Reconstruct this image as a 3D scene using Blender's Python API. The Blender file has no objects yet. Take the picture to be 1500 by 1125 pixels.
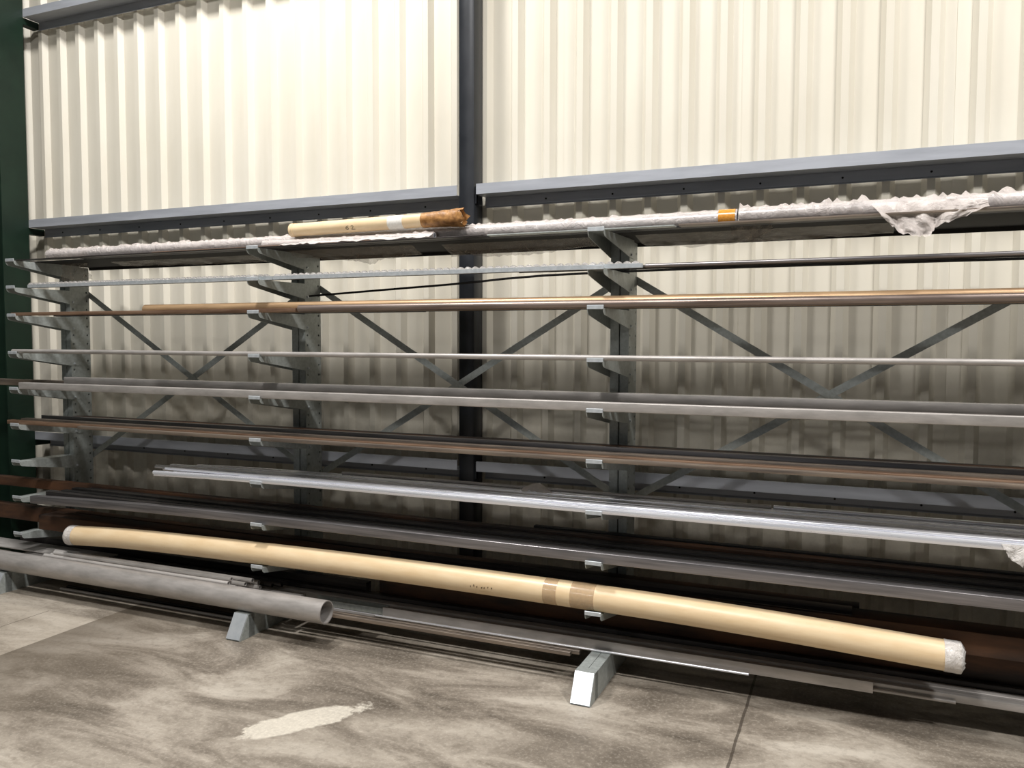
import bpy, bmesh, math, random
from mathutils import Vector, Matrix
random.seed(7)
S = bpy.context.scene
COL = S.collection
PI = math.pi

# ------------------------------------------------------------------ materials
def srgb(r, g, b):
    f = lambda c: (c/255/12.92) if c/255 <= 0.04045 else ((c/255+0.055)/1.055)**2.4
    return (f(r), f(g), f(b), 1)

def new_mat(name):
    m = bpy.data.materials.new(name); m.use_nodes = True
    nt = m.node_tree; nt.nodes.clear()
    out = nt.nodes.new('ShaderNodeOutputMaterial')
    p = nt.nodes.new('ShaderNodeBsdfPrincipled')
    nt.links.new(p.outputs[0], out.inputs[0])
    return m, nt, p, out

def N(nt, kind, **kw):
    n = nt.nodes.new(kind)
    for k, v in kw.items():
        setattr(n, k, v)
    return n

def coords(nt, scale=(1, 1, 1), obj=True):
    tc = N(nt, 'ShaderNodeTexCoord')
    mp = N(nt, 'ShaderNodeMapping')
    mp.inputs['Scale'].default_value = scale
    nt.links.new(tc.outputs['Object'], mp.inputs[0])
    return mp.outputs[0]

def noise(nt, vec, scale, detail=4, rough=0.55, dist=0.0):
    n = N(nt, 'ShaderNodeTexNoise')
    n.inputs['Scale'].default_value = scale
    n.inputs['Detail'].default_value = detail
    n.inputs['Roughness'].default_value = rough
    n.inputs['Distortion'].default_value = dist
    nt.links.new(vec, n.inputs['Vector'])
    return n.outputs['Fac']

def ramp(nt, fac, stops):
    r = N(nt, 'ShaderNodeValToRGB')
    e = r.color_ramp.elements
    e[0].position, e[0].color = stops[0]
    e[1].position, e[1].color = stops[-1]
    for p, c in stops[1:-1]:
        x = e.new(p); x.color = c
    nt.links.new(fac, r.inputs[0])
    return r.outputs[0]

def mixc(nt, fac, a, b):
    m = N(nt, 'ShaderNodeMix', data_type='RGBA')
    for sock, v in ((m.inputs[0], fac), (m.inputs[6], a), (m.inputs[7], b)):
        if hasattr(v, 'is_output'):
            nt.links.new(v, sock)
        else:
            sock.default_value = v
    return m.outputs[2]

def math_(nt, op, a, b=None, c=None, clamp=False):
    m = N(nt, 'ShaderNodeMath', operation=op); m.use_clamp = clamp
    for i, v in enumerate((a, b, c)):
        if v is None: continue
        if hasattr(v, 'is_output'):
            nt.links.new(v, m.inputs[i])
        else:
            m.inputs[i].default_value = v
    return m.outputs[0]

def bump(nt, p, h, strength, dist=0.01):
    b = N(nt, 'ShaderNodeBump')
    b.inputs['Strength'].default_value = strength
    b.inputs['Distance'].default_value = dist
    nt.links.new(h, b.inputs['Height'])
    nt.links.new(b.outputs[0], p.inputs['Normal'])

def metal(name, c1, c2, metallic=0.8, r1=0.3, r2=0.5, stretch=(0.6, 14, 14), sc=3.0, bmp=0.0, thr=(0.35, 0.65)):
    m, nt, p, out = new_mat(name)
    v = coords(nt, stretch)
    f = noise(nt, v, sc, 6, 0.6)
    col = ramp(nt, f, [(thr[0], c1), (thr[1], c2)])
    nt.links.new(col, p.inputs['Base Color'])
    p.inputs['Metallic'].default_value = metallic
    rr = N(nt, 'ShaderNodeMapRange')
    rr.inputs[3].default_value = r1; rr.inputs[4].default_value = r2
    nt.links.new(f, rr.inputs[0]); nt.links.new(rr.outputs[0], p.inputs['Roughness'])
    if bmp:
        bump(nt, p, noise(nt, coords(nt), 60, 4), bmp, 0.004)
    return m

M = {}
M['galv'] = metal('galvanised_steel', srgb(158, 164, 161), srgb(178, 184, 182), 0.3, 0.35, 0.5, (6, 6, 6), 9)
M['galv_bright'] = metal('bright_galvanised_plate', srgb(190, 197, 202), srgb(208, 214, 218), 0.4, 0.35, 0.45, (5, 5, 5), 8)
M['cap'] = metal('polished_end_plate', srgb(225, 232, 238), srgb(240, 245, 250), 0.6, 0.2, 0.28, (5, 5, 5), 4)
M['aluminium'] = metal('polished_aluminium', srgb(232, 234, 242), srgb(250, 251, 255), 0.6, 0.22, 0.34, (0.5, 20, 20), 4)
M['steel_grey'] = metal('mill_steel_grey', srgb(120, 118, 120), srgb(158, 154, 155), 0.75, 0.3, 0.45, (0.7, 16, 16), 3)
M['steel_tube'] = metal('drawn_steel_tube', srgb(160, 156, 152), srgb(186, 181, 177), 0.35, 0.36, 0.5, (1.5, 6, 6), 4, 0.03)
M['dark_sheet'] = metal('dull_black_sheet', srgb(22, 22, 21), srgb(38, 37, 35), 0.0, 0.75, 0.9, (1, 3, 3), 4)
M['tube_light'] = metal('clean_grey_tube', srgb(188, 184, 180), srgb(212, 208, 204), 0.3, 0.34, 0.48, (1.5, 6, 6), 4)
M['steel_dark'] = metal('dark_mill_scale_steel', srgb(46, 44, 44), srgb(78, 74, 72), 0.6, 0.35, 0.55, (0.7, 16, 16), 3)
M['steel_black'] = metal('black_steel', srgb(24, 24, 24), srgb(44, 42, 42), 0.2, 0.45, 0.6, (0.7, 16, 16), 3)
M['rust'] = metal('rusty_steel', srgb(104, 80, 64), srgb(150, 122, 100), 0.4, 0.4, 0.6, (0.9, 12, 12), 3, 0.05)
M['rust_dark'] = metal('dark_rusty_beam', srgb(46, 38, 34), srgb(122, 84, 58), 0.25, 0.55, 0.75, (0.7, 3, 3), 2.2, 0.05, (0.4, 0.75))
M['rust_grey'] = metal('rust_flecked_steel', srgb(100, 92, 86), srgb(150, 136, 122), 0.5, 0.34, 0.5, (0.8, 14, 14), 3)
M['bronze'] = metal('brown_tube', srgb(158, 128, 98), srgb(200, 168, 130), 0.5, 0.3, 0.45, (0.7, 8, 8), 3, 0.04)
M['brown_tube'] = metal('grey_brown_tube', srgb(112, 98, 90), srgb(152, 138, 130), 0.6, 0.28, 0.42, (0.7, 8, 8), 3, 0.04)
M['hole'] = metal('dark_recess', srgb(20, 20, 20), srgb(26, 26, 26), 0.0, 0.8, 0.9)
M['frame_black'] = metal('painted_dark_steel', srgb(34, 37, 42), srgb(44, 47, 52), 0.1, 0.35, 0.45, (2, 2, 2), 3)
M['green'] = metal('dark_green_paint', srgb(18, 38, 28), srgb(24, 46, 34), 0.0, 0.4, 0.5, (2, 2, 2), 3)
M['rail'] = metal('grey_galvanised_rail', srgb(166, 170, 178), srgb(184, 188, 196), 0.15, 0.35, 0.5, (0.5, 4, 4), 4)
M['tape'] = metal('orange_brown_tape', srgb(200, 130, 40), srgb(226, 160, 70), 0.0, 0.2, 0.3, (20, 20, 20), 4)
M['white_tape'] = metal('white_paper_tape', srgb(225, 222, 215), srgb(240, 238, 232), 0.0, 0.4, 0.5, (20, 20, 20), 4)
M['brown_paper'] = metal('torn_brown_wrapping', srgb(120, 80, 40), srgb(190, 140, 84), 0.0, 0.35, 0.6, (9, 9, 9), 3, 0.6)
M['ceiling'] = metal('ceiling_sheet', srgb(52, 54, 54), srgb(60, 62, 62), 0.0, 0.7, 0.8)
M['dark_wall'] = metal('dark_side_wall', srgb(24, 34, 30), srgb(30, 40, 35), 0.0, 0.6, 0.7)

def cardboard():
    m, nt, p, out = new_mat('cardboard')
    f = noise(nt, coords(nt, (1.2, 5, 5)), 4, 6, 0.65)
    c = ramp(nt, f, [(0.3, srgb(222, 194, 152)), (0.7, srgb(236, 214, 178))])
    sp = noise(nt, coords(nt, (3, 6, 6)), 28, 3, 0.7)
    c2 = mixc(nt, ramp(nt, sp, [(0.70, (0, 0, 0, 1)), (0.76, (1, 1, 1, 1))]), c, srgb(150, 112, 66))
    # spiral seams of the wound tube
    w = N(nt, 'ShaderNodeTexWave', wave_type='BANDS', bands_direction='X')
    w.inputs['Scale'].default_value = 0.9; w.inputs['Distortion'].default_value = 0.0
    nt.links.new(coords(nt), w.inputs[0])
    nt.links.new(c2, p.inputs['Base Color'])
    p.inputs['Roughness'].default_value = 0.36
    bump(nt, p, f, 0.08, 0.01)
    return m
M['cardboard'] = cardboard()

def cladding():
    m, nt, p, out = new_mat('cream_cladding')
    f = noise(nt, coords(nt, (1, 1, 0.4)), 2.2, 5, 0.6)
    c = ramp(nt, f, [(0.3, srgb(222, 216, 200)), (0.7, srgb(232, 227, 213))])
    d = noise(nt, coords(nt, (1, 1, 1)), 5, 6, 0.7)
    # grime low on the wall, rising as smudges
    tc = N(nt, 'ShaderNodeTexCoord'); sx = N(nt, 'ShaderNodeSeparateXYZ')
    nt.links.new(tc.outputs['Object'], sx.inputs[0])
    h = math_(nt, 'MULTIPLY_ADD', sx.outputs[2], -0.75, 1.3)
    g = math_(nt, 'MULTIPLY', math_(nt, 'ADD', h, 0.0, clamp=True), ramp(nt, d, [(0.42, (0, 0, 0, 1)), (0.68, (1, 1, 1, 1))]))
    c2 = mixc(nt, math_(nt, 'MULTIPLY', g, 0.45), c, srgb(120, 112, 95))
    nt.links.new(c2, p.inputs['Base Color'])
    p.inputs['Roughness'].default_value = 0.42
    return m
M['cladding'] = cladding()

def floor_mat():
    m, nt, p, out = new_mat('worn_concrete')
    v = coords(nt, (1, 1, 1))
    # brushed streaks that run diagonally
    tc = N(nt, 'ShaderNodeTexCoord'); mp = N(nt, 'ShaderNodeMapping')
    mp.inputs['Rotation'].default_value = (0, 0, 0.35); mp.inputs['Scale'].default_value = (1.0, 2.4, 1)
    nt.links.new(tc.outputs['Object'], mp.inputs[0])
    f1 = noise(nt, mp.outputs[0], 1.3, 9, 0.62, 0.7)
    base = ramp(nt, f1, [(0.34, srgb(92, 84, 74)), (0.46, srgb(128, 119, 107)), (0.56, srgb(164, 155, 142)), (0.68, srgb(190, 182, 169))])
    f2 = noise(nt, v, 60, 6, 0.75)
    base = mixc(nt, math_(nt, 'MULTIPLY', ramp(nt, f2, [(0.5, (0, 0, 0, 1)), (0.72, (1, 1, 1, 1))]), 0.45), base, srgb(205, 196, 182))
    f3 = noise(nt, v, 24, 8, 0.7)
    base = mixc(nt, math_(nt, 'MULTIPLY', ramp(nt, f3, [(0.3, (1, 1, 1, 1)), (0.5, (0, 0, 0, 1))]), 0.35), base, srgb(70, 62, 52))
    sx = N(nt, 'ShaderNodeSeparateXYZ'); nt.links.new(tc.outputs['Object'], sx.inputs[0])
    X, Y = sx.outputs[0], sx.outputs[1]
    w1 = noise(nt, v, 7, 5, 0.6)
    wob = math_(nt, 'MULTIPLY_ADD', noise(nt, v, 5.5, 8, 0.72), 0.36, -0.18)
    # pale spill, stretched along its own direction
    ang = 0.95; cx, cy = -1.02, -0.83
    dx = math_(nt, 'ADD', math_(nt, 'SUBTRACT', X, cx), wob); dy = math_(nt, 'ADD', math_(nt, 'SUBTRACT', Y, cy), wob)
    u = math_(nt, 'ADD', math_(nt, 'MULTIPLY', dx, math.cos(ang)), math_(nt, 'MULTIPLY', dy, math.sin(ang)))
    w = math_(nt, 'SUBTRACT', math_(nt, 'MULTIPLY', dy, math.cos(ang)), math_(nt, 'MULTIPLY', dx, math.sin(ang)))
    d = math_(nt, 'ADD', math_(nt, 'POWER', math_(nt, 'DIVIDE', u, 0.27), 2), math_(nt, 'POWER', math_(nt, 'DIVIDE', w, 0.085), 2))
    spill = math_(nt, 'MULTIPLY', math_(nt, 'SUBTRACT', 1.25, d, clamp=True), 3.0, clamp=True)
    base = mixc(nt, math_(nt, 'MULTIPLY', spill, math_(nt, 'MULTIPLY_ADD', f2, 0.9, 0.25)), base, srgb(226, 219, 204))
    # paler straight-edged rectangle at the left end
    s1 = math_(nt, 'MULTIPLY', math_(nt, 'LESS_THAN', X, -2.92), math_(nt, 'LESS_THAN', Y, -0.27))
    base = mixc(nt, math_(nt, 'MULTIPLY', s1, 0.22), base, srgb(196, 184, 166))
    # darker brown tone beside it, fading out to the right
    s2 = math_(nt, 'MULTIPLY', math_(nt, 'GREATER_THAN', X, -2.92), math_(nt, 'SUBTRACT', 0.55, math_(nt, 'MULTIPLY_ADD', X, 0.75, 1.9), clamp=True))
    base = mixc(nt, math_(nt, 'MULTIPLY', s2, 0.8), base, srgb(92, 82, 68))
    # saw-cut joints
    def joint(ax, pos, wd):
        a = math_(nt, 'ABSOLUTE', math_(nt, 'SUBTRACT', ax, math_(nt, 'MULTIPLY_ADD', w1, 0.012, pos)))
        return math_(nt, 'LESS_THAN', a, wd)
    j = math_(nt, 'MAXIMUM', joint(X, 0.735, 0.006), math_(nt, 'MULTIPLY', joint(X, -3.33, 0.003), s1))
    base = mixc(nt, math_(nt, 'MULTIPLY', j, 0.75), base, srgb(58, 50, 42))
    nt.links.new(base, p.inputs['Base Color'])
    rr = N(nt, 'ShaderNodeMapRange'); rr.inputs[3].default_value = 0.45; rr.inputs[4].default_value = 0.7
    nt.links.new(f1, rr.inputs[0]); nt.links.new(rr.outputs[0], p.inputs['Roughness'])
    bump(nt, p, f2, 0.25, 0.004)
    return m
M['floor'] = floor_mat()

def film_mat(name, tint, opacity, bs=0.8, scale=18):
    m, nt, p, out = new_mat(name)
    v = coords(nt, (1, 1, 1))
    f = noise(nt, v, scale, 6, 0.65, 1.5)
    p.inputs['Base Color'].default_value = tint
    p.inputs['Roughness'].default_value = 0.16
    p.inputs['Specular IOR Level'].default_value = 0.8
    a = N(nt, 'ShaderNodeMapRange'); a.inputs[3].default_value = opacity-0.2; a.inputs[4].default_value = min(1, opacity+0.2)
    nt.links.new(f, a.inputs[0]); nt.links.new(a.outputs[0], p.inputs['Alpha'])
    bump(nt, p, f, bs, 0.02)
    return m
M['film'] = film_mat('clear_plastic_wrap', srgb(232, 222, 216), 0.62)
M['film_thin'] = film_mat('thin_plastic_film', srgb(190, 180, 165), 0.42)
M['clear_tape'] = film_mat('glossy_clear_tape', srgb(205, 180, 145), 0.35, 0.05, 6)
M['film_white'] = film_mat('white_plastic_wrap', srgb(238, 234, 230), 0.85)

# ------------------------------------------------------------------ mesh helpers
def finish(name, bm, mat, parent=None, smooth=True, sharp=30):
    bmesh.ops.recalc_face_normals(bm, faces=bm.faces)
    me = bpy.data.meshes.new(name)
    if smooth:
        lim = math.radians(sharp)
        for f in bm.faces: f.smooth = True
        for e in bm.edges:
            if len(e.link_faces) == 2:
                e.smooth = e.calc_face_angle(0) < lim
            else:
                e.smooth = True
    bm.to_mesh(me); bm.free()
    me.materials.append(mat)
    o = bpy.data.objects.new(name, me); COL.objects.link(o)
    if parent: o.parent = parent
    return o

def tag(o, label, cat, group=None):
    o['label'] = label; o['category'] = cat
    if group: o['group'] = group
    return o

def struct(o):
    o['kind'] = 'structure'; return o

def empty(name, loc=(0, 0, 0)):
    o = bpy.data.objects.new(name, None); COL.objects.link(o); o.location = loc
    o.empty_display_size = 0.1
    return o

def box(bm, x0, x1, y0, y1, z0, z1):
    vs = [bm.verts.new(p) for p in ((x0, y0, z0), (x1, y0, z0), (x1, y1, z0), (x0, y1, z0), (x0, y0, z1), (x1, y0, z1), (x1, y1, z1), (x0, y1, z1))]
    for f in ((0, 3, 2, 1), (4, 5, 6, 7), (0, 1, 5, 4), (1, 2, 6, 5), (2, 3, 7, 6), (3, 0, 4, 7)):
        bm.faces.new([vs[i] for i in f])
    return vs

def prism(bm, poly, axis, a, b):
    """closed polygon in the plane normal to axis, extruded from a to b"""
    def P(u, v, t):
        return {'X': (t, u, v), 'Y': (u, t, v), 'Z': (u, v, t)}[axis]
    A = [bm.verts.new(P(u, v, a)) for u, v in poly]; B = [bm.verts.new(P(u, v, b)) for u, v in poly]
    n = len(poly)
    bm.faces.new(A); bm.faces.new(B)
    for i in range(n):
        bm.faces.new((A[i], A[(i+1) % n], B[(i+1) % n], B[i]))

def circ(r, n=20):
    return [(r*math.cos(2*PI*i/n), r*math.sin(2*PI*i/n)) for i in range(n)]

def rrect(w, h, r=0.003, n=3):
    """rounded rectangle centred in y, bottom at 0"""
    pts = []
    for cx, cy, a0 in ((w/2-r, h-r, 0), (-w/2+r, h-r, PI/2), (-w/2+r, r, PI), (w/2-r, r, 1.5*PI)):
        for i in range(n+1):
            a = a0+PI/2*i/n
            pts.append((cx+r*math.cos(a), cy+r*math.sin(a)))
    return pts

def ell(w, h, t, flip=False):
    p = [(0, 0), (w, 0), (w, t), (t, t), (t, h), (0, h)]
    p = [(y-w/2, z) for y, z in p]
    return [(-y, z) for y, z in p] if flip else p

def uu(w, h, t):
    """channel lying on its back: legs up"""
    return [(-w/2, 0), (w/2, 0), (w/2, h), (w/2-t, h), (w/2-t, t), (-w/2+t, t), (-w/2+t, h), (-w/2, h)]

def catmull(pts, step=0.2):
    if len(pts) == 2:
        return [Vector(p) for p in pts]
    P = [Vector(p) for p in pts]
    P = [2*P[0]-P[1]] + P + [2*P[-1]-P[-2]]
    out = []
    for i in range(1, len(P)-2):
        n = max(1, int((P[i+1]-P[i]).length/step))
        for k in range(n):
            t = k/n; a, b, c, d = P[i-1], P[i], P[i+1], P[i+2]
            out.append(0.5*((2*b)+(c-a)*t+(2*a-5*b+4*c-d)*t*t+(3*b-a-3*c+d)*t**3))
    out.append(P[-2].copy())
    return out

def sweep(bm, prof, pts, inner=None, step=0.2, jitter=None, caps=True):
    """profile (y,z) carried along points that run mainly in X; inner = hollow bore profile"""
    path = catmull(pts, step)
    def ring(p, pr, k):
        r = []
        for i, (y, z) in enumerate(pr):
            if jitter: y, z = jitter(k, i, y, z)
            r.append(bm.verts.new((p.x, p.y+y, p.z+z)))
        return r
    R = [ring(p, prof, k) for k, p in enumerate(path)]
    n = len(prof)
    for a, b in zip(R, R[1:]):
        for i in range(n):
            bm.faces.new((a[i], a[(i+1) % n], b[(i+1) % n], b[i]))
    if inner:
        Q = [ring(p, inner, k) for k, p in enumerate(path)]
        for a, b in zip(Q, Q[1:]):
            for i in range(n):
                bm.faces.new((a[i], b[i], b[(i+1) % n], a[(i+1) % n]))
        for r, q in ((R[0], Q[0]), (R[-1], Q[-1])):
            for i in range(n):
                bm.faces.new((r[i], r[(i+1) % n], q[(i+1) % n], q[i]))
    elif caps:
        bm.faces.new(R[0]); bm.faces.new(R[-1])

def stock(name, label, cat, mat, prof, x0, x1, y, z, group=None, inner=None, via=None, parent=None, sharp=30, y1=None):
    """a straight (or, with via, sagging) length of bar; z is the height of the profile's origin"""
    bm = bmesh.new()
    pts = [(x0, y, z)] + ([v for v in via] if via else []) + [(x1, y if y1 is None else y1, z)]
    if via and via[0][0] == x0: pts = pts[1:]
    if via and via[-1][0] == x1: pts = pts[:-1]
    # keep the object origin at the bar's left end
    o0 = Vector(pts[0]); pts = [tuple(Vector(p)-o0) for p in pts]
    sweep(bm, prof, pts, inner)
    o = finish(name, bm, M[mat], parent, sharp=sharp)
    o.location = o0
    if not parent: tag(o, label, cat, group)
    return o

# ------------------------------------------------------------------ setting
# corrugated wall: crests face the room at y=0.85, pans at y=0.885
YC, YP = 0.850, 0.885
bm = bmesh.new()
prof = []
n0, n1 = -15, 40
for n in range(n0, n1):
    x = -2.548+0.2003*n
    prof += [(x-0.024, YP), (x, YC), (x+0.036, YC), (x+0.062, YP)]
    if n % 5 == 0:                     # sheet side-lap
        prof += [(x+0.112, YP), (x+0.1125, YP-0.0025), (x+0.118, YP-0.0025)]
ZT = 6.5
lo = [bm.verts.new((x, y, 0)) for x, y in prof]; hi = [bm.verts.new((x, y, ZT)) for x, y in prof]
for i in range(len(prof)-1):
    bm.faces.new((lo[i], lo[i+1], hi[i+1], hi[i]))
struct(finish('wall_back', bm, M['cladding'], sharp=10))

XR, YF, XL = 9.0, -11.0, -5.04
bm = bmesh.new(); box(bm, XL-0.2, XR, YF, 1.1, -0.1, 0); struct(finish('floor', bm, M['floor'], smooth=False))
bm = bmesh.new(); box(bm, XL-0.2, XR, YF, 1.1, 6.5, 6.6); struct(finish('ceiling', bm, M['ceiling'], smooth=False))
bm = bmesh.new(); box(bm, XL-0.1, XL, YF, 0.9, 0, 6.5); struct(finish('wall_left', bm, M['dark_wall'], smooth=False))
bm = bmesh.new(); box(bm, XR, XR+0.1, YF, 1.1, 0, 6.5); struct(finish('wall_right', bm, M['ceiling'], smooth=False))
bm = bmesh.new(); box(bm, XL-0.2, XR, YF-0.1, YF, 0, 6.5); struct(finish('wall_front', bm, M['ceiling'], smooth=False))

def rail(nm, z, x0, x1):
    """Z section: front flange up, web level, rear flange down with a turned lip"""
    t = 0.003; yf, yr = 0.712, 0.848
    poly = [(yf, z), (yf, z+0.06), (yf+0.012, z+0.06), (yf+0.012, z+0.06-t), (yf+t, z+0.06-t), (yf+t, z+t),
            (yr, z+t), (yr, z-0.056), (yr-0.014, z-0.064), (yr-0.014, z-0.061), (yr-t, z-0.053), (yr-t, z), ]
    bm = bmesh.new(); prism(bm, poly, 'X', x0, x1)
    struct(finish(nm, bm, M['rail'], sharp=20))
k = 1
for z in (0.868, 2.507, 4.094, 5.7):
    rail('trim_%d' % k, z, -4.734, -1.042); k += 1
    rail('trim_%d' % k, z, -0.915, XR-0.01); k += 1
# dark wall post between the sheeting rails, with cleats
bm = bmesh.new(); prism(bm, [(x-0.984, y+0.782) for x, y in [(a, b) for a, b in
    ((0.05, 0.056), (0.044, 0.062), (-0.044, 0.062), (-0.05, 0.056), (-0.05, -0.056), (-0.044, -0.062), (0.044, -0.062), (0.05, -0.056))]], 'Z', 0, 6.5)
for z in (0.868, 2.507, 4.094, 5.7):
    box(bm, -0.934, -0.918, 0.735, 0.742, z-0.05, z+0.05)
    box(bm, -0.924, -0.918, 0.735, 0.80, z-0.05, z+0.0)
struct(finish('trim_%d' % k, bm, M['frame_black'], sharp=50)); k += 1
# dark green portal column (I section) at the left corner
bm = bmesh.new()
box(bm, -4.747, -4.735, 0.50, 0.712, 0, 6.5)
box(bm, -5.03, -5.018, 0.50, 0.712, 0, 6.5)
box(bm, -5.018, -4.755, 0.588, 0.602, 0, 6.5)
for z in (0.868, 2.507, 4.094, 5.7):
    box(bm, -4.80, -4.743, 0.712, 0.848, z-0.05, z)
struct(finish('trim_%d' % k, bm, M['green'], smooth=False)); k += 1
# screws through the rails' rear flanges
bm = bmesh.new()
for z in (0.868-0.03, 2.507-0.03):
    for n in range(-10, 24, 2):
        x = -2.530+0.2003*n
        if -1.08 < x < -0.88: continue
        c = [bm.verts.new((x+0.006*math.cos(a*PI/3), 0.8425, z+0.006*math.sin(a*PI/3))) for a in range(6)]
        d = [bm.verts.new((x+0.006*math.cos(a*PI/3), 0.8455, z+0.006*math.sin(a*PI/3))) for a in range(6)]
        bm.faces.new(c); bm.faces.new(d)
        for a in range(6): bm.faces.new((c[a], c[(a+1) % 6], d[(a+1) % 6], d[a]))
struct(finish('trim_%d' % k, bm, M['hole'], smooth=False)); k += 1

# ------------------------------------------------------------------ the cantilever rack
LIP = [2.177, 2.001, 1.817, 1.571, 1.334, 1.094, 0.851, 0.610, 0.367]
SF = [z-0.014 for z in LIP]                       # bearing surface of each arm level
rack = empty('cantilever_rack', (0, 0, 0))
tag(rack, 'galvanised cantilever rack with tapered arms and crossed braces against the cream wall', 'rack')
XC = [-4.0, -2.0, 0.0, 2.0]

def upright_mesh():
    bm = bmesh.new()
    W, Y0, Y1, H, t = 0.097, 0.39, 0.545, 2.155, 0.003
    for sx in (0, 1):
        X = W if sx else 0.0
        d = -1 if sx else 1
        # perforated web made of cells, each holding one bolt hole
        ym = (Y0+Y1)/2
        z = 0.135
        zs = [0.0, z]
        while z+0.0605 < H: z += 0.0605; zs.append(z)
        zs.append(H)
        for a, b in zip(zs, zs[1:]):
            for (ya, yb, yh) in ((Y0, ym, 0.412), (ym, Y1, 0.523)):
                if b-a > 0.05 and b-a < 0.07:
                    zc = (a+b)/2; r = 0.007
                    rect = [(yb, zc), (yb, b), (yh, b), (ya, b), (ya, zc), (ya, a), (yh, a), (yb, a)]
                    O = [bm.verts.new((X, y, zz)) for y, zz in rect]
                    I = [bm.verts.new((X, yh+r*math.cos(k*PI/4), zc+r*math.sin(k*PI/4))) for k in range(8)]
                    J = [bm.verts.new((X+d*t*2, yh+r*math.cos(k*PI/4), zc+r*math.sin(k*PI/4))) for k in range(8)]
                    for k in range(8):
                        bm.faces.new((O[k], O[(k+1) % 8], I[(k+1) % 8], I[k]))
                        bm.faces.new((I[k], I[(k+1) % 8], J[(k+1) % 8], J[k]))
                else:
                    bm.faces.new([bm.verts.new((X, y, zz)) for y, zz in ((ya, a), (yb, a), (yb, b), (ya, b))])
        # flanges, front and rear, with turned-in edge
        xa, xb = (0.053, W) if sx else (0.0, 0.044)
        box(bm, min(xa, xb), max(xa, xb), Y0, Y0+t, 0, H)
        box(bm, min(xa, xb), max(xa, xb), Y1-t, Y1, 0, H)
        e = 0.053 if sx else 0.044
        box(bm, e-0.0015, e+0.0015, Y0, Y0+0.02, 0, H)
    box(bm, 0.003, W-0.003, Y0+0.003, Y1-0.003, H-0.004, H-0.001)
    bmesh.ops.remove_doubles(bm, verts=bm.verts, dist=0.0002)
    return bm

def foot_mesh():
    bm = bmesh.new()
    for x0, x1 in ((0, 0.0465), (0.0495, 0.096)):
        prism(bm, [(-0.135, 0.0), (-0.135, 0.128), (0.385, 0.128), (0.385, 0.0)], 'X', x0, x1)
    prism(bm, [(-0.209, 0.0), (-0.139, 0.13), (-0.09, 0.13), (-0.09, 0)], 'X', 0.0, 0.096)
    return bm

def cap_mesh():
    bm = bmesh.new()
    a = Vector((0, -0.2096, 0.006)); b = Vector((0, -0.1396, 0.13)); nrm = Vector((0, -(b.z-a.z), (b.y-a.y))).normalized()*0.005
    prism(bm, [(a.y, a.z), (b.y, b.z), (b.y+nrm.y, b.z+nrm.z), (a.y+nrm.y, a.z+nrm.z)], 'X', 0.002, 0.094)
    return bm

def arm_mesh():
    """inverted channel: level top plate, two tapering cheeks that clasp the upright"""
    bm = bmesh.new(); t = 0.003
    def cheek(s):
        x0 = 0.08 if s else 0.0; x1 = 0.1005 if s else -0.0035
        f = lambda y: x0+(x1-x0)*min(1, max(0, y)/0.385)
        pr = [(0.0, 0.0), (0.0, -0.012), (0.004, -0.022), (0.014, -0.03), (0.10, -0.045), (0.385, -0.092), (0.47, -0.094), (0.47, -0.0), (0.385, 0.0), (0.1, 0.0)]
        d = -t if s else t
        A = [bm.verts.new((f(y), y, z)) for y, z in pr]; B = [bm.verts.new((f(y)+d, y, z)) for y, z in pr]
        n = len(pr); bm.faces.new(A); bm.faces.new(B)
        for i in range(n): bm.faces.new((A[i], A[(i+1) % n], B[(i+1) % n], B[i]))
    cheek(0); cheek(1)
    top = [(0.0, -0.001), (0.08, -0.001), (0.1, 0.385), (-0.003, 0.385)]
    A = [bm.verts.new((x, y, 0)) for x, y in top]; B = [bm.verts.new((x, y, -t)) for x, y in top]
    bm.faces.new(A); bm.faces.new(B)
    for i in range(4): bm.faces.new((A[i], A[(i+1) % 4], B[(i+1) % 4], B[i]))
    return bm

def lip_mesh():
    bm = bmesh.new()
    prism(bm, [(0.0, -0.006), (-0.003, -0.005), (-0.003, 0.012), (0.0, 0.014), (0.002, 0.012), (0.002, -0.006)], 'X', 0.0, 0.08)
    return bm

def bolt_mesh():
    bm = bmesh.new()
    for r, xa, xb in ((0.009, 0.1005, 0.102), (0.006, 0.102, 0.107)):
        A = [bm.verts.new((xa, r*math.cos(a*PI/3), r*math.sin(a*PI/3))) for a in range(6)]
        B = [bm.verts.new((xb, r*math.cos(a*PI/3), r*math.sin(a*PI/3))) for a in range(6)]
        bm.faces.new(A); bm.faces.new(B)
        for a in range(6): bm.faces.new((A[a], A[(a+1) % 6], B[(a+1) % 6], B[a]))
    return bm

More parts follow.
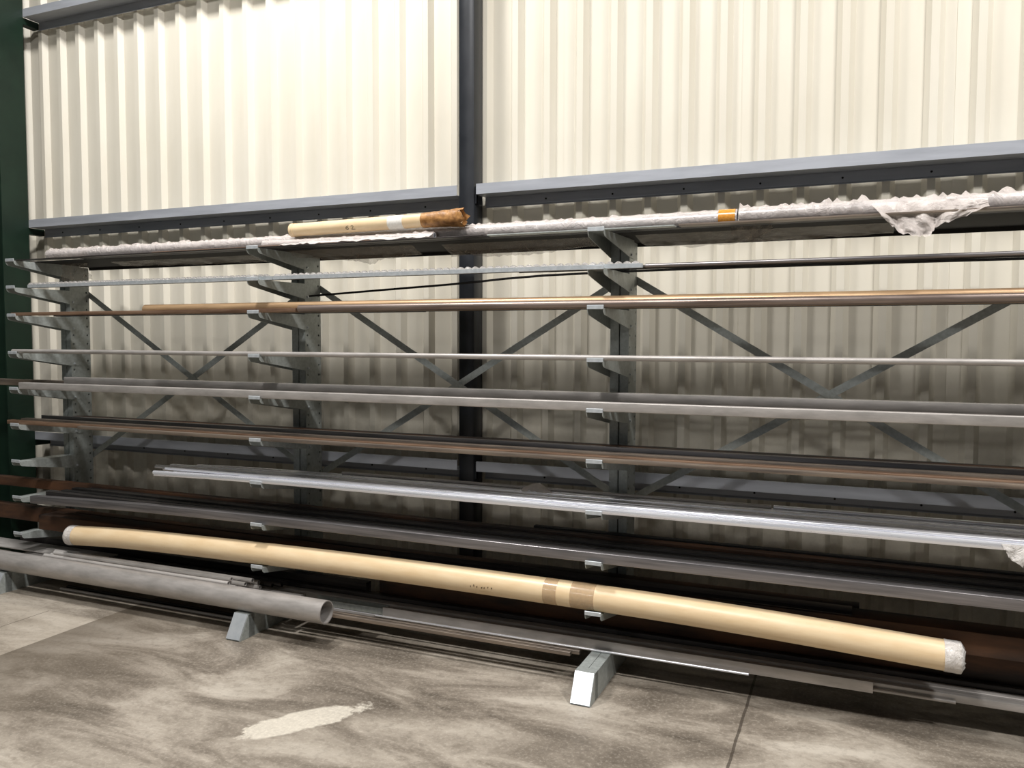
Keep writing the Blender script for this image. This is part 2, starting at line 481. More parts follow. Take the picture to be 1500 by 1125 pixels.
up0 = finish('upright', upright_mesh(), M['galv'], rack, sharp=25)
ft0 = finish('foot', foot_mesh(), M['galv'], rack, sharp=25)
cap0 = finish('end_cap', cap_mesh(), M['cap'], ft0, sharp=25); cap0['label'] = 'pale sloping end plate'
arm0 = finish('arm', arm_mesh(), M['galv'], rack, sharp=25)
lip0 = finish('end_stop', lip_mesh(), M['galv_bright'], arm0, sharp=25); lip0['label'] = 'pale upturned end stop'
blt0 = finish('bolt', bolt_mesh(), M['galv_bright'], arm0, sharp=25)
blt0.location = (0, 0.412, -0.078)
def dup(o, parent, loc=None):
    c = o.copy(); COL.objects.link(c); c.parent = parent
    if loc is not None: c.location = loc
    for ch in list(o.children):
        dup(ch, c)
    return c
first = True
proto_arm_children = [lip0, blt0]
for i, x in enumerate(XC):
    if i == 0:
        up0.location.x = x; ft0.location.x = x
    else:
        dup(up0, rack, (x, 0, 0)); dup(ft0, rack, (x, 0, 0))
    for j, z in enumerate(SF):
        if i == 0 and j == 0:
            arm0.location = (x, 0, z)
        else:
            dup(arm0, rack, (x, 0, z))
def strap(x0, z0, x1, z1, y):
    bm = bmesh.new()
    d = Vector((x1-x0, 0, z1-z0)); L = d.length; a = math.atan2(d.z, d.x)
    box(bm, 0, L, -0.0015, 0.0015, -0.019, 0.019)
    o = finish('brace', bm, M['galv'], rack, smooth=False)
    o.location = (x0, y, z0); o.rotation_euler = (0, -a, 0)
for x in XC[:-1]:
    strap(x+0.06, 1.985, x+2.03, 0.80, 0.550)
    strap(x+0.06, 0.80, x+2.03, 1.985, 0.555)

# ------------------------------------------------------------------ level 1 (top): sheets, wrapped pipes, flats
s = SF[0]
def plate(name, label, mat, x0, x1, y0, y1, z0, z1, cat='sheet', group=None):
    bm = bmesh.new(); box(bm, 0, x1-x0, 0, y1-y0, 0, z1-z0)
    o = finish(name, bm, M[mat], smooth=False); o.location = (x0, y0, z0)
    return tag(o, label, cat, group)
bm = bmesh.new()
prism(bm, [(0, 0), (0.44, 0), (0.447, -0.003), (0.449, -0.02), (0.452, -0.02), (0.451, 0), (0.444, 0.004), (0, 0.004)], 'X', 0, 6.85)
o = finish('steel_sheet', bm, M['dark_sheet'], sharp=20); o.location = (-3.95, 0.14, s+0.001)
tag(o, 'wide dark steel sheet lying across the top arms of the rack', 'sheet')
stock('flat_bar', 'dark flat bar along the front edge of the top level, left half', 'flat bar', 'steel_dark', rrect(0.05, 0.006, 0.001, 1), -4.02, -0.55, 0.035, s, 'flats on the top level')
stock('flat_bar', 'thin pale-edged flat bar on the top level ending left of the orange tape', 'flat bar', 'galv', rrect(0.05, 0.006, 0.001, 1), -0.52, 0.40, 0.035, s, 'flats on the top level')
stock('flat_bar', 'reddish flat bar at the front of the top level, right of the third upright', 'flat bar', 'rust_grey', rrect(0.06, 0.008, 0.001, 1), 0.42, 2.9, 0.04, s, 'flats on the top level')
stock('flat_bar', 'black flat bar lying just behind the front edge of the top level', 'flat bar', 'steel_black', rrect(0.05, 0.008, 0.001, 1), -3.4, 2.9, 0.095, s, 'flats on the top level')
stock('flat_bar', 'rusty thin flat poking past the second top arm', 'flat bar', 'rust', rrect(0.03, 0.004, 0.001, 1), -2.75, -1.2, 0.05, s+0.008, 'flats on the top level', y1=0.04)

def wrapped(name, label, x0, x1, y, z, r, amp, seed, tape=None, droop=None):
    root = empty(name, (x0, y, z)); tag(root, label, 'pipe', 'wrapped pipes on the top level')
    bm = bmesh.new(); sweep(bm, circ(r, 24), [(0, 0, 0), (x1-x0, 0, 0)], circ(r-0.004, 24))
    finish('pipe', bm, M['aluminium'], root)
    rnd = random.Random(seed)
    L = x1-x0; n = int(L/0.016)
    ph = [rnd.uniform(0, 6.28) for _ in range(8)]
    vals = [rnd.uniform(0, 1)**2.2 for _ in range(n+2)]
    def jit(k, i, yy, zz):
        a = 2*PI*i/24
        up = max(0, math.sin(a))
        w = 1+amp*(0.25+0.75*up)*vals[min(k, n)]*(0.6+0.4*math.sin(3*a+ph[k % 8]))+0.02*math.sin(k*0.31+a*2+ph[0])
        return yy*w, zz*w
    bm = bmesh.new(); sweep(bm, circ(r+0.0035, 24), [(0.0, 0, 0), (L*0.5, 0, 0.0001), (L-0.0, 0, 0)], step=0.016, jitter=jit, caps=False)
    finish('plastic_wrap', bm, M['film'], root, sharp=180)
    if tape:
        for (a, b, m) in tape:
            bm = bmesh.new(); sweep(bm, circ(r+0.007, 24), [(a-x0, 0, 0), (b-x0, 0, 0)], circ(r+0.0045, 24))
            t = finish('tape_band', bm, M[m], root); t['label'] = 'orange tape band'
    return root
wrapped('wrapped_pipe', 'long silver pipe in crinkled clear wrap with an orange tape band, on the top level', -3.78, 0.655, 0.15, s+0.045, 0.030, 0.36, 3, [(0.575, 0.648, 'tape')])
wrapped('wrapped_pipe', 'pipe in heavily ruffled clear wrap at the right end of the top level', 0.665, 2.7, 0.15, s+0.05, 0.031, 0.85, 5)
wrapped('wrapped_pipe', 'short thin wrapped pipe in front of and below the short cardboard tube', -1.95, -0.85, 0.085, s+0.026, 0.016, 0.5, 9)

# short cardboard tube on top
root = empty('cardboard_tube', (-1.75, 0.10, s+0.099)); tag(root, 'short cardboard tube with torn brown right end lying on the top level', 'tube')
bm = bmesh.new(); sweep(bm, circ(0.036, 28), [(0, 0, 0), (1.04, 0, 0.0)], circ(0.031, 28)); finish('tube_body', bm, M['cardboard'], root)
bm = bmesh.new(); sweep(bm, circ(0.0365, 28), [(0.63, 0, 0), (0.72, 0, 0)], circ(0.0361, 28)); t = finish('paper_band', bm, M['white_tape'], root); t['label'] = 'white paper band'
rnd = random.Random(4)
jj = {}
def jit(k, i, y, z):
    key = (k, i)
    if key not in jj: jj[key] = 1.02+rnd.uniform(0.0, 0.05)+0.03*k*rnd.random()
    return y*jj[key], z*jj[key]
bm = bmesh.new(); sweep(bm, circ(0.0365, 24), [(0.83, 0, 0), (1.0, 0, 0), (1.07, 0, 0)], step=0.02, jitter=jit, caps=False)
for v in bm.verts:
    if v.co.x > 1.05: v.co.x += rnd.uniform(-0.02, 0.02)
finish('torn_wrapping', bm, M['brown_paper'], root, sharp=180)
bm = bmesh.new()
jj = {}
sweep(bm, circ(0.038, 20), [(-0.012, 0, 0), (0.0, 0, 0), (0.012, 0, 0)], step=0.01, caps=True)
finish('end_wrap', bm, M['cardboard'], root)
root.rotation_euler = (0, -0.011, -0.01)
# scribbled mark on the tube's front
bm = bmesh.new()
def stroke(pts, w=0.0022):
    for (a, b), (c, d) in zip(pts, pts[1:]):
        dx, dz = c-a, d-b; L = math.hypot(dx, dz); nx, nz = -dz/L*w/2, dx/L*w/2
        q = []
        for (x, z) in ((a+nx, b+nz), (c+nx, d+nz), (c-nx, d-nz), (a-nx, b-nz)):
            q.append(bm.verts.new((x, -math.sqrt(max(0, 0.0364**2-z*z))-0.0006, z)))
        bm.faces.new(q)
stroke([(0.39, -0.004), (0.375, -0.008), (0.37, -0.018), (0.378, -0.024), (0.388, -0.02), (0.384, -0.013), (0.374, -0.015)])
stroke([(0.404, -0.007), (0.415, -0.005), (0.42, -0.011), (0.412, -0.018), (0.405, -0.024), (0.428, -0.024)])
t = finish('pen_mark', bm, M['hole'], root, smooth=False)

def film(name, label, top, bot, mat, depth=0.03, seed=1, nx=26, nz=12, group=None, gather=0.0):
    """hanging plastic: surface between a top and a bottom polyline of (x,y,z), crumpled"""
    rnd = random.Random(seed)
    def samp(pl, t):
        t *= len(pl)-1; i = min(int(t), len(pl)-2); u = t-i
        return Vector(pl[i]).lerp(Vector(pl[i+1]), u)
    c0 = samp(top, 0.5)
    nn = [[rnd.uniform(-1, 1) for _ in range(nz+1)] for _ in range(nx+1)]
    bm = bmesh.new(); G = []
    ph = [rnd.uniform(0, 6.28) for _ in range(4)]
    for i in range(nx+1):
        row = []
        for j in range(nz+1):
            u, v = i/nx, j/nz
            p = samp(top, u).lerp(samp(bot, u), v)
            p.y += depth*v**0.5*(0.5*math.sin(u*17+ph[0]+v*3)+0.35*math.sin(u*31+ph[1]-v*5)+0.3*nn[i][j])
            p.z += 0.006*v*nn[i][j]
            row.append(bm.verts.new(p-c0))
        G.append(row)
    for i in range(nx):
        for j in range(nz):
            bm.faces.new((G[i][j], G[i+1][j], G[i+1][j+1], G[i][j+1]))
    o = finish(name, bm, M[mat], sharp=180); o.location = c0
    return tag(o, label, 'plastic', group)
g = 'loose plastic hanging off the top level'
film('plastic_film', 'large crumpled plastic flap draped over the front of the top level at right',
     [(1.20, 0.05, s+0.055), (1.35, 0.06, s+0.06), (1.5, 0.05, s+0.055), (1.62, 0.05, s+0.05)],
     [(1.26, -0.02, s-0.03), (1.31, -0.02, s-0.075), (1.37, -0.02, s-0.098), (1.42, -0.02, s-0.09), (1.44, -0.02, s-0.06), (1.52, -0.01, s-0.03), (1.62, -0.01, s+0.01)], 'film', 0.03, 2, 40, 16, g)
film('plastic_film', 'brownish plastic bag end hanging under the top level left of the large flap',
     [(0.63, 0.12, s-0.001), (0.8, 0.12, s-0.001)], [(0.64, 0.1, s-0.04), (0.67, 0.1, s-0.066), (0.72, 0.1, s-0.07), (0.76, 0.1, s-0.05), (0.82, 0.1, s-0.02)], 'film_thin', 0.03, 3, 16, 8, g)
film('plastic_film', 'slack greenish film hanging under the top level right of the third upright',
     [(0.16, 0.25, s-0.001), (0.7, 0.25, s-0.001), (1.3, 0.25, s-0.001)], [(0.16, 0.42, s-0.03), (0.4, 0.42, s-0.05), (0.8, 0.42, s-0.035), (1.3, 0.42, s-0.03)], 'film_thin', 0.02, 4, 40, 6, g)
film('plastic_film', 'slack film under the top level left of the third upright',
     [(-0.9, 0.25, s-0.001), (-0.4, 0.25, s-0.001), (-0.02, 0.25, s-0.001)], [(-0.9, 0.36, s-0.05), (-0.62, 0.36, s-0.06), (-0.45, 0.36, s-0.065), (-0.3, 0.36, s-0.05), (-0.02, 0.36, s-0.03)], 'film_thin', 0.02, 5, 30, 6, g)
film('plastic_film', 'torn dark-edged film hanging under the top level beneath the short cardboard tube',
     [(-1.88, 0.2, s-0.001), (-1.4, 0.2, s-0.001), (-1.05, 0.2, s-0.001)], [(-1.88, 0.3, s-0.03), (-1.5, 0.3, s-0.06), (-1.38, 0.3, s-0.085), (-1.3, 0.3, s-0.06), (-1.05, 0.3, s-0.04)], 'film_thin', 0.02, 6, 30, 6, g)
film('plastic_film', 'grey plastic bag end hanging below the top level beside the left upright',
     [(-3.85, 0.3, s-0.001), (-3.6, 0.3, s-0.001)], [(-3.87, 0.3, s-0.09), (-3.80, 0.3, s-0.15), (-3.68, 0.3, s-0.13), (-3.6, 0.3, s-0.11)], 'film_thin', 0.03, 7, 16, 10, g)
film('plastic_film', 'long film along the back of the top level in the left bay',
     [(-3.4, 0.3, s-0.001), (-2.6, 0.3, s-0.001), (-2.1, 0.3, s-0.001)], [(-3.4, 0.42, s-0.02), (-2.6, 0.42, s-0.03), (-2.1, 0.42, s-0.03)], 'film_thin', 0.02, 8, 30, 6, g)
film('plastic_film', 'pale film lying folded on the top level below the short cardboard tube',
     [(-1.78, 0.13, s+0.05), (-1.2, 0.13, s+0.055), (-0.85, 0.12, s+0.05)], [(-1.8, 0.02, s+0.008), (-1.3, 0.02, s+0.012), (-0.85, 0.02, s+0.012)], 'film_white', 0.02, 11, 40, 6, g)

# ------------------------------------------------------------------ level 2: galvanised channels with a scalloped strip, thin rods
s = SF[1]
def rack_rail(label, x0, x1, y):
    root = empty('toothed_rail', (x0, y, s)); tag(root, label, 'rail', 'toothed rails on the second level')
    bm = bmesh.new(); L = x1-x0
    prism(bm, [(y_, z_) for y_, z_ in ((-0.014, 0), (0.014, 0), (0.014, 0.020), (0.011, 0.020), (0.011, 0.003), (-0.011, 0.003), (-0.011, 0.020), (-0.014, 0.020))], 'X', 0, L)
    finish('channel', bm, M['galv_bright'], root, sharp=20)
    bm = bmesh.new(); n = int(L/0.041); xs = []
    for k in range(n):
        for q in range(5):
            u = q/5; xs.append(((k+u)*0.041, 0.020+0.013*math.sin(PI*u)))
    xs.append((n*0.041, 0.020))
    A = [bm.verts.new((x, -0.010, z)) for x, z in xs]; B = [bm.verts.new((x, 0.010, z)) for x, z in xs]
    C = [bm.verts.new((x, -0.010, 0.003)) for x, z in xs]; D = [bm.verts.new((x, 0.010, 0.003)) for x, z in xs]
    for i in range(len(xs)-1):
        bm.faces.new((A[i], A[i+1], B[i+1], B[i])); bm.faces.new((A[i], C[i], C[i+1], A[i+1])); bm.faces.new((B[i], B[i+1], D[i+1], D[i]))
    for e in (0, -1): bm.faces.new((A[e], B[e], D[e], C[e]))
    t = finish('scalloped_strip', bm, M['film_white'], root, sharp=60); t['label'] = 'white scalloped strip'
rack_rail('grey channel with white scalloped strip on the second level, left bay', -3.86, -1.86, 0.060)
rack_rail('bright channel with white scalloped strip on the second level, middle bay', -1.855, 0.245, 0.060)
for lab, m, r, y, z, x0 in (('front one of two dark rods on the second level at right', 'steel_dark', 0.008, 0.10, s+0.008, -0.3),
                         ('upper bright rod of the pair on the second level at right', 'steel_grey', 0.009, 0.062, s+0.009, 0.26)):
    stock('round_rod', lab, 'rod', m, circ(r, 14), x0, 2.9, y, z, 'rods on the second level')
stock('round_rod', 'dark bar behind the bright rod on the second level at right', 'rod', 'steel_black', circ(0.009, 14), -0.4, 2.9, 0.14, s+0.009, 'rods on the second level')
stock('round_rod', 'thin black rod sagging down to the left below the second level', 'rod', 'steel_black', circ(0.006, 12), -1.80, 2.9, 0.30, s+0.006, 'rods on the second level',
      via=[(-1.80, 0.30, s-0.080), (-0.9, 0.30, s-0.036), (0.05, 0.30, s+0.006), (2.9, 0.30, s+0.006)])
stock('round_rod', 'dark rod behind the scalloped channels on the second level', 'rod', 'steel_dark', circ(0.008, 12), -3.9, 0.1, 0.098, s+0.008, 'rods on the second level')

# ------------------------------------------------------------------ level 3: brown tubes and flats
s = SF[2]
stock('steel_tube', 'grey-brown tube at the front of the third level, starting at the second upright', 'tube', 'brown_tube', circ(0.019, 24), -1.665, 2.9, 0.028, s+0.019, 'tubes on the third level', inner=circ(0.016, 24))
stock('steel_tube', 'larger tan tube behind the grey-brown tube on the third level', 'tube', 'bronze', circ(0.030, 28), -2.86, 2.9, 0.085, s+0.030, 'tubes on the third level', inner=circ(0.026, 28))
stock('flat_bar', 'rusty brown bar at the left front of the third level', 'flat bar', 'rust', rrect(0.03, 0.022, 0.002, 2), -3.985, -1.68, 0.03, s, 'flats on the third level')
stock('flat_bar', 'black flat behind the tubes on the third level', 'flat bar', 'steel_black', rrect(0.05, 0.010, 0.002, 1), -3.3, 2.9, 0.17, s, 'flats on the third level')
stock('angle_bar', 'dark angle at the back of the third level in the left bay', 'angle bar', 'steel_dark', ell(0.04, 0.02, 0.004), -3.85, -1.0, 0.24, s, 'flats on the third level')
stock('flat_bar', 'dark brown bar between tube and angle on the third level', 'flat bar', 'steel_dark', rrect(0.03, 0.008, 0.002, 1), -3.45, 2.9, 0.125, s, 'flats on the third level')

# ------------------------------------------------------------------ level 4: one tube
s = SF[3]
stock('steel_tube', 'single bright steel tube running along the fourth level', 'tube', 'steel_tube', circ(0.0135, 24), -3.985, 2.9, 0.022, s+0.0135, inner=circ(0.011, 24))
stock('round_rod', 'thin dark rod behind the single tube on the fourth level', 'rod', 'steel_dark', circ(0.006, 12), -3.9, 2.9, 0.055, s+0.006)

# ------------------------------------------------------------------ level 5: box sections
s = SF[4]
def hollow(w, h, r=0.004, t=0.003):
    a = rrect(w, h, r); b = [(y*(w/2-t)/(w/2), t+z*(h-2*t)/h) for y, z in a]
    return a, b
a, b = hollow(0.045, 0.044)
stock('box_section', 'front grey box section on the fifth level', 'box section', 'steel_tube', a, -3.92, 2.9, 0.030, s, 'box sections on the fifth level', inner=b)
a2, b2 = hollow(0.05, 0.076)
stock('box_section', 'taller grey box section behind the front one on the fifth level', 'box section', 'steel_tube', a2, -3.74, 2.9, 0.225, s, 'box sections on the fifth level', inner=b2)
stock('angle_bar', 'dark angle lying between the two box sections on the fifth level', 'angle bar', 'steel_dark', ell(0.04, 0.04, 0.004), -3.9, 2.9, 0.13, s)
stock('flat_bar', 'bright-edged rusty bar sticking out past the left end of the fifth level', 'flat bar', 'rust_grey', rrect(0.04, 0.045, 0.003, 1), -5.02, 2.4, 0.30, s)

# ------------------------------------------------------------------ level 6: rust-flecked flats
s = SF[5]
g = 'rust-flecked bars on the sixth level'
for lab, m, w, h, y, x0, x1 in (
        ('front rusty bar on the sixth level', 'rust_grey', 0.035, 0.020, 0.022, -3.38, 2.9),
        ('rusty bar on the sixth level reaching furthest left', 'rust', 0.05, 0.026, 0.072, -4.10, 2.9),
        ('third bar from the front on the sixth level', 'rust_grey', 0.05, 0.034, 0.135, -4.05, 2.9),
        ('tall grey-brown bar on edge on the sixth level', 'steel_grey', 0.03, 0.052, 0.20, -3.95, 2.9),
        ('dark brown bar behind the tall one on the sixth level', 'rust_dark', 0.05, 0.05, 0.26, -3.72, 2.9),
        ('rearmost dark bar on the sixth level', 'steel_dark', 0.04, 0.045, 0.33, -3.72, 2.9)):
    stock('steel_bar', lab, 'bar', m, rrect(w, h, 0.0025, 2), x0, x1, y, s, g)

# ------------------------------------------------------------------ level 7: polished aluminium bars
s = SF[6]
g = 'polished aluminium bars on the seventh level'
order = ['first', 'second', 'third', 'fourth', 'fifth', 'sixth', 'seventh', 'eighth', 'ninth', 'tenth', 'eleventh', 'twelfth']
starts = [-2.74, -2.78, -2.62, -2.58, -2.70, -2.30, -2.85, -2.95, -2.5, -2.88, -2.2, -2.72]
for i in range(12):
    r = 0.0125
    y = 0.016+i*0.0295
    if i == 8: continue
    x0 = starts[i]
    pr = circ(r, 18) if i % 3 else [(yy, zz-r) for yy, zz in rrect(2*r, 2*r, 0.004, 2)]
    stock('aluminium_bar', 'shiny aluminium bar, %s from the front of the bright row on the seventh level' % order[i], 'bar', 'aluminium', pr, x0, 2.9, y, s+r, g,
          via=[(x0, y, s+r-0.012), (-1.95, y, s+r), (0, y, s+r), (2.9, y, s+r)])
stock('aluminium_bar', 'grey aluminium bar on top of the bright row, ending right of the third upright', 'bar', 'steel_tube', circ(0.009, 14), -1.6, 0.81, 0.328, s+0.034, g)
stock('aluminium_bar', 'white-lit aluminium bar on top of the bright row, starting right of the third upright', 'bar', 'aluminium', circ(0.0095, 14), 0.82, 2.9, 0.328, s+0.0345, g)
stock('aluminium_bar', 'thin aluminium bar resting in the valley near the front of the bright row', 'bar', 'aluminium', circ(0.008, 14), -2.70, 2.9, 0.0605, s+0.0285, g)
film('plastic_film', 'white plastic scrap hanging from the aluminium bars at the right edge',
     [(1.70, 0.002, s+0.026), (1.80, 0.002, s+0.026), (1.9, 0.002, s+0.026)], [(1.72, -0.01, s-0.01), (1.74, -0.01, s-0.04), (1.775, -0.01, s-0.055), (1.80, -0.01, s-0.03), (1.9, -0.01, s-0.03)], 'film_white', 0.012, 21, 16, 8)
film('plastic_film', 'small clear plastic tuft on the back aluminium bars left of the third upright',
     [(-0.40, 0.33, s+0.06), (-0.36, 0.33, s+0.065), (-0.30, 0.33, s+0.03)], [(-0.46, 0.26, s+0.028), (-0.36, 0.26, s+0.028), (-0.26, 0.26, s+0.028)], 'film', 0.01, 22, 12, 6)

# ------------------------------------------------------------------ level 8: box section, dark bars
s = SF[7]
a, b = hollow(0.05, 0.050, 0.004)
stock('box_section', 'dark grey box section with a bright top edge along the front of the eighth level', 'box section', 'steel_grey', a, -3.86, 2.9, 0.045, s, inner=b,
      via=[(-3.86, 0.045, s-0.034), (-3.0, 0.045, s-0.012), (-2.0, 0.045, s), (0, 0.045, s), (2.9, 0.045, s)])
g = 'dark bars behind the box section on the eighth level'
for lab, m, w, h, y, x0 in (
        ('dark bar directly behind the box section on the eighth level', 'steel_dark', 0.045, 0.044, 0.097, -3.78),
        ('second dark bar behind the box section on the eighth level', 'steel_black', 0.045, 0.048, 0.146, -3.70),
        ('dark bar with a thin bright edge in the middle of the eighth level', 'steel_dark', 0.045, 0.058, 0.196, -3.66),
        ('black bar behind the bright-edged bar on the eighth level', 'steel_black', 0.05, 0.05, 0.25, -3.60)):
    stock('steel_bar', lab, 'bar', m, rrect(w, h, 0.003, 2), x0, 2.9, y, s, g)
stock('steel_bar', 'rust-brown bar on the eighth level running out of the left edge of the view', 'bar', 'rust_dark', rrect(0.06, 0.062, 0.003, 2), -5.02, 1.9, 0.312, s, g)
stock('steel_bar', 'rearmost black bar on the eighth level starting near the third upright', 'bar', 'steel_black', rrect(0.035, 0.07, 0.003, 2), -0.4, 2.9, 0.365, s, g)

# ------------------------------------------------------------------ level 9: cardboard tube, rusty beams
s = SF[8]
root = empty('cardboard_tube', (-3.54, 0.066, s)); tag(root, 'very long cardboard tube with white taped ends on the lowest arms', 'tube')
R = 0.0625
path = [(0, 0, R-0.045), (0.55, 0, R-0.018), (1.54, 0, R), (2.5, 0, R+0.006), (3.54, 0, R), (4.3, 0, R-0.016), (5.12, 0, R-0.05)]
X0 = -3.54
PATH = catmull(path, 0.1)
def zat(x):
    for p, q in zip(PATH, PATH[1:]):
        if p.x <= x <= q.x+1e-6:
            return p.z+(q.z-p.z)*(x-p.x)/(q.x-p.x)
    return PATH[-1].z
bm = bmesh.new(); sweep(bm, circ(R, 40), path, circ(R-0.006, 40), step=0.1); finish('tube_body', bm, M['cardboard'], root)
rnd = random.Random(12)
def capwrap(xa, xb, flip, lab):
    bm = bmesh.new()
    n = 5; P = [(xa+(xb-xa)*i/n, 0, zat(xa+(xb-xa)*i/n)) for i in range(n+1)]
    J = {}
    def jt(k, i, y, z):
        J.setdefault((k, i), 1+rnd.uniform(0, 0.02)); return y*J[(k, i)], z*J[(k, i)]
    sweep(bm, circ(R+0.0015, 40), P, step=5, jitter=jt, caps=False)
    # folded over the mouth of the tube
    e = max if flip else min
    xe = e(v.co.x for v in bm.verts)
    rim = [v for v in bm.verts if abs(v.co.x-xe) < 1e-4]
    zc = zat(min(max(xe, 0), 5.12))
    rim.sort(key=lambda v: math.atan2(v.co.z-zc, v.co.y))
    d = 0.016 if flip else -0.03
    inn = [bm.verts.new((xe+d*rnd.uniform(0.5, 1), v.co.y*0.62, zc+(v.co.z-zc)*0.62+rnd.uniform(-0.006, 0.006))) for v in rim]
    n = len(rim)
    for i in range(n): bm.faces.new((rim[i], rim[(i+1) % n], inn[(i+1) % n], inn[i]))
    bm.faces.new(inn)
    t = finish('end_wrap', bm, M['film_white'], root, sharp=180); t['label'] = lab
capwrap(0.0, 0.065, False, 'white folded plastic over the left end')
capwrap(5.06, 5.122, True, 'white tape over the right end')
for xa, xb in ((3.32, 3.39), (3.46, 3.58)):
    bm = bmesh.new(); sweep(bm, circ(R+0.0012, 40), [(xa, 0, zat(xa)), (xb, 0, zat(xb))], circ(R+0.0004, 40))
    t = finish('clear_tape', bm, M['clear_tape'], root); t['label'] = 'glossy clear tape band'
# small brown printed marks
bm = bmesh.new()
for q in range(7):
    x = 2.93+q*0.02+rnd.uniform(-.004, .004); zz = -0.012+rnd.uniform(-.004, .004)
    for dz in (0, 0.005):
        w = rnd.uniform(0.003, 0.007)
        c = [(x, zz+dz), (x+w, zz+dz+0.001), (x+w, zz+dz+0.004), (x, zz+dz+0.003)]
        bm.faces.new([bm.verts.new((u, -math.sqrt(R*R-v*v)-0.0012, v+zat(x))) for u, v in c])
t = finish('printed_mark', bm, M['rust_dark'], root, smooth=False)

def ibeam(w, h, tf=0.009, tw=0.007):
    return [(-w/2, 0), (w/2, 0), (w/2, tf), (tw/2, tf), (tw/2, h-tf), (w/2, h-tf), (w/2, h), (-w/2, h), (-w/2, h-tf), (-tw/2, h-tf), (-tw/2, tf), (-w/2, tf)]
g = 'rusty beams on the lowest arms'
stock('steel_beam', 'big rusty box beam on the lowest arms behind the long cardboard tube', 'beam', 'rust_dark', rrect(0.14, 0.10, 0.006, 2), -3.95, 2.9, 0.215, s, g)
stock('steel_beam', 'rusty orange-topped beam on the lowest arms sticking out at the left edge', 'beam', 'rust_dark', rrect(0.07, 0.105, 0.005, 2), -5.02, 1.2, 0.325, s, g)
stock('angle_bar', 'dark steel angle lying on the big rusty beam, its end right of the third upright', 'angle bar', 'steel_dark', ell(0.05, 0.028, 0.004, True), -1.2, 1.17, 0.185, s+0.1)

# ------------------------------------------------------------------ base level (on the feet, z = 0.13)
s = 0.13
root_l = 'big grey steel pipe with an open right end lying across the rack feet'
stock('steel_pipe', root_l, 'pipe', 'steel_tube', circ(0.0625, 44), -5.0, -1.42, -0.085, s+0.0625, inner=circ(0.0565, 44))
a, b = hollow(0.02, 0.02, 0.003, 0.002)
stock('steel_bar', 'front thin square bar low on the feet, ending left of the third foot', 'bar', 'rust_grey', a, -1.72, -0.075, 0.018, s, 'thin square bars on the feet', inner=b)
stock('steel_bar', 'second thin square bar low on the feet, ending left of the third foot', 'bar', 'rust_grey', a, -1.72, -0.04, 0.052, s, 'thin square bars on the feet', inner=b)
stock('flat_bar', 'short grey flat bar poking out beyond the open end of the big pipe', 'flat bar', 'steel_tube', rrect(0.04, 0.012, 0.002, 1), -1.72, -1.24, 0.09, s)
stock('flat_bar', 'scuffed grey flat bar on edge above the third foot', 'flat bar', 'steel_tube', rrect(0.012, 0.050, 0.002, 2), -1.21, 1.262, 0.145, s)
stock('round_rod', 'thin bright rod below the scuffed flat bar at the third foot', 'rod', 'aluminium', circ(0.006, 12), -1.72, 0.745, 0.118, s+0.006)
stock('channel_bar', 'short grey channel with an open left end just behind the big pipe end', 'channel', 'galv', uu(0.06, 0.035, 0.004), -1.70, -1.22, 0.185, s)
a, b = hollow(0.05, 0.04, 0.004)
stock('box_section', 'pale grey box section running the length of the feet', 'box section', 'steel_tube', a, -3.0, 2.9, 0.25, s, inner=b)
stock('flat_bar', 'grey flat bar along the feet, cream-lit at the right edge', 'flat bar', 'steel_tube', rrect(0.03, 0.034, 0.003, 2), -1.2, 2.9, 0.195, s)
stock('round_rod', 'grey round rod on the feet ending near the right end of the long cardboard tube', 'rod', 'steel_tube', circ(0.008, 14), -0.2, 1.58, 0.165, s+0.008)
stock('flat_bar', 'wide light grey flat bar above the feet at the far left', 'flat bar', 'tube_light', rrect(0.17, 0.010, 0.003, 2), -5.0, -3.4, 0.221, s+0.0605)
stock('flat_bar', 'dark flat bar behind the pale box section on the feet', 'flat bar', 'steel_dark', rrect(0.04, 0.060, 0.003, 2), -4.3, 2.9, 0.302, s)
stock('steel_beam', 'wide dark rusty beam at the back of the feet in the right half', 'beam', 'rust_dark', rrect(0.055, 0.19, 0.006, 2), -1.35, 2.9, 0.355, s)
stock('box_section', 'dark grey box section on the feet ending left of the rusty beam', 'box section', 'steel_dark', rrect(0.05, 0.105, 0.003, 2), -4.4, -1.44, 0.352, s)
# small tube bundle behind the big pipe
g = 'bundle of short thin tubes behind the big pipe'
r = 0.0125
rows = [(0.034, 0, -2.16), (0.064, 0, -2.13), (0.094, 0, -2.03), (0.022, 1, -2.20), (0.05, 1, -2.10), (0.079, 1, -2.12), (0.106, 1, -2.05),
        (0.036, 2, -2.19), (0.066, 2, -2.06)]
names = ['front tube of the bottom row', 'middle tube of the bottom row', 'rear tube of the bottom row', 'front tube of the middle row', 'second tube of the middle row',
         'third tube of the middle row', 'rear tube of the middle row', 'front tube of the top row', 'rear tube of the top row']
for (y, row, x1), nm in zip(rows, names):
    stock('thin_tube', nm + ' in the short tube bundle behind the big pipe', 'tube', 'tube_light', circ(r, 16), -3.78+0.05*row+random.uniform(-.03, .03), x1, y+0.014, s+0.056+r+row*0.0222, g, inner=circ(r-0.002, 16))
for y, x1, nm in ((0.168, -1.99, 'nearer'), (0.193, -1.94, 'further')):
    stock('thin_tube', nm+' one of two thin tubes ending below the second lowest arm', 'tube', 'steel_dark', circ(0.0115, 16), -3.6, x1, y, s+0.0675, g, inner=circ(0.0095, 16))
# packing flat under the bundle
for yy, nm in ((0.026, 'front'), (0.078, 'middle'), (0.130, 'rear')):
    stock('box_section', nm+' grey box section under the bundle of short thin tubes', 'box section', 'steel_tube', rrect(0.05, 0.055, 0.004, 2), -4.05, -1.74, yy, s, 'box sections under the tube bundle')
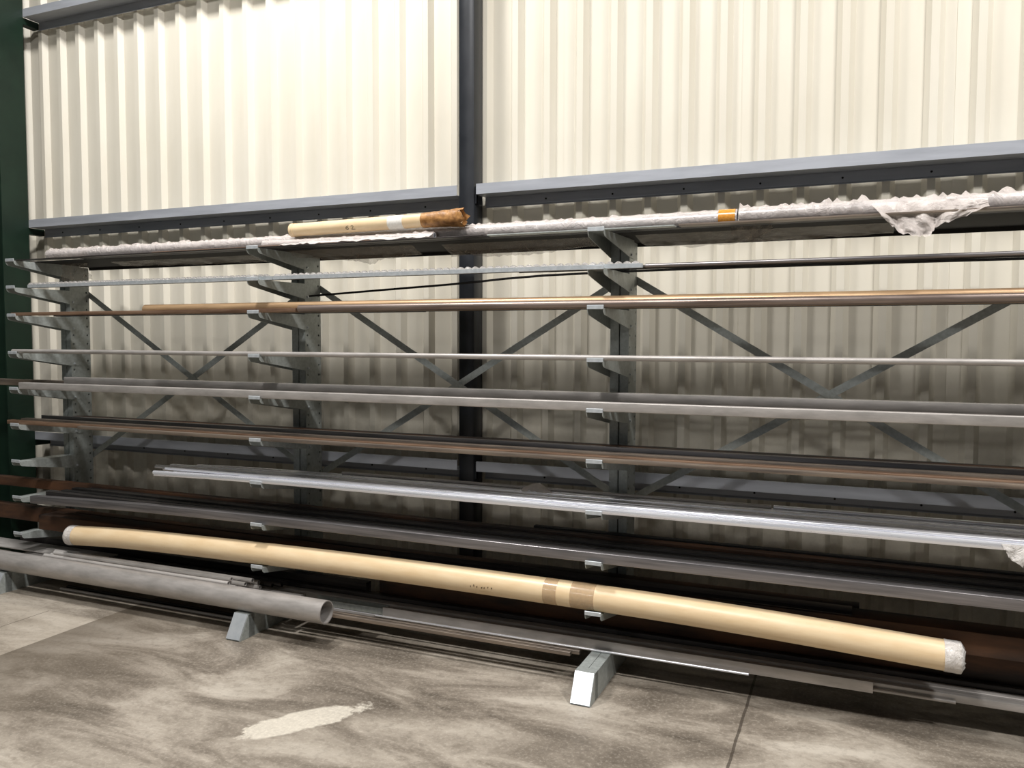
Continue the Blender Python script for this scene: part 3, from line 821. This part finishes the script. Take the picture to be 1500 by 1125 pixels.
# rods on the floor
stock('round_rod', 'nearer of two thin rods lying on the floor under the big pipe', 'rod', 'steel_tube', circ(0.009, 14), -3.63, -2.03, 0.05, 0.009, 'rods on the floor')
stock('round_rod', 'further of two thin rods lying on the floor under the big pipe', 'rod', 'steel_dark', circ(0.009, 14), -3.63, -2.03, 0.10, 0.009, 'rods on the floor')

# ------------------------------------------------------------------ lights
def area(name, loc, size, power, col=(1, 0.972, 0.945)):
    l = bpy.data.lights.new(name, 'AREA'); l.shape = 'RECTANGLE'; l.size, l.size_y = size; l.energy = power; l.color = col
    o = bpy.data.objects.new(name, l); COL.objects.link(o); o.location = loc
    return o
for x, pw in ((-2.35, 190), (3.1, 140)):
    area('high_bay_lamp', (x, -1.0, 5.9), (0.55, 0.55), pw)
for x in (-0.3, 4.6):
    area('high_bay_lamp', (x, -3.1, 5.9), (0.55, 0.55), 225)
for x in (-3.3,):
    area('high_bay_lamp', (x, -8.9, 5.9), (0.55, 0.55), 80)
o = area('open_door_daylight', (-0.5, YF+0.05, 2.35), (4.6, 4.5), 14, (0.86, 0.93, 1.0)); o.rotation_euler = (PI/2, 0, 0)
w = bpy.data.worlds.new('World'); S.world = w; w.use_nodes = True
w.node_tree.nodes['Background'].inputs[0].default_value = (0.8, 0.9, 1, 1)
w.node_tree.nodes['Background'].inputs[1].default_value = 0.05

# ------------------------------------------------------------------ camera
f, yaw, pit, rol = 1187.83, -0.4026, -0.0545, 0.0027
F = Vector((math.sin(yaw)*math.cos(pit), math.cos(yaw)*math.cos(pit), math.sin(pit)))
R_ = F.cross(Vector((0, 0, 1))).normalized(); U_ = R_.cross(F)
R2 = math.cos(rol)*R_+math.sin(rol)*U_; U2 = -math.sin(rol)*R_+math.cos(rol)*U_
cam = bpy.data.cameras.new('Camera'); co = bpy.data.objects.new('Camera', cam); COL.objects.link(co)
cam.sensor_width = 36; cam.lens = f*36/1500; cam.clip_start = 0.05
m = Matrix((R2, U2, -F)).transposed().to_4x4(); m.translation = Vector((1.1663, -3.63, 1.6543))
co.matrix_world = m
S.camera = co

S.view_settings.view_transform = 'Standard'; S.view_settings.look = 'None'
S.view_settings.gamma = 1; S.view_settings.use_curve_mapping = False
S.view_settings.exposure = 0.05
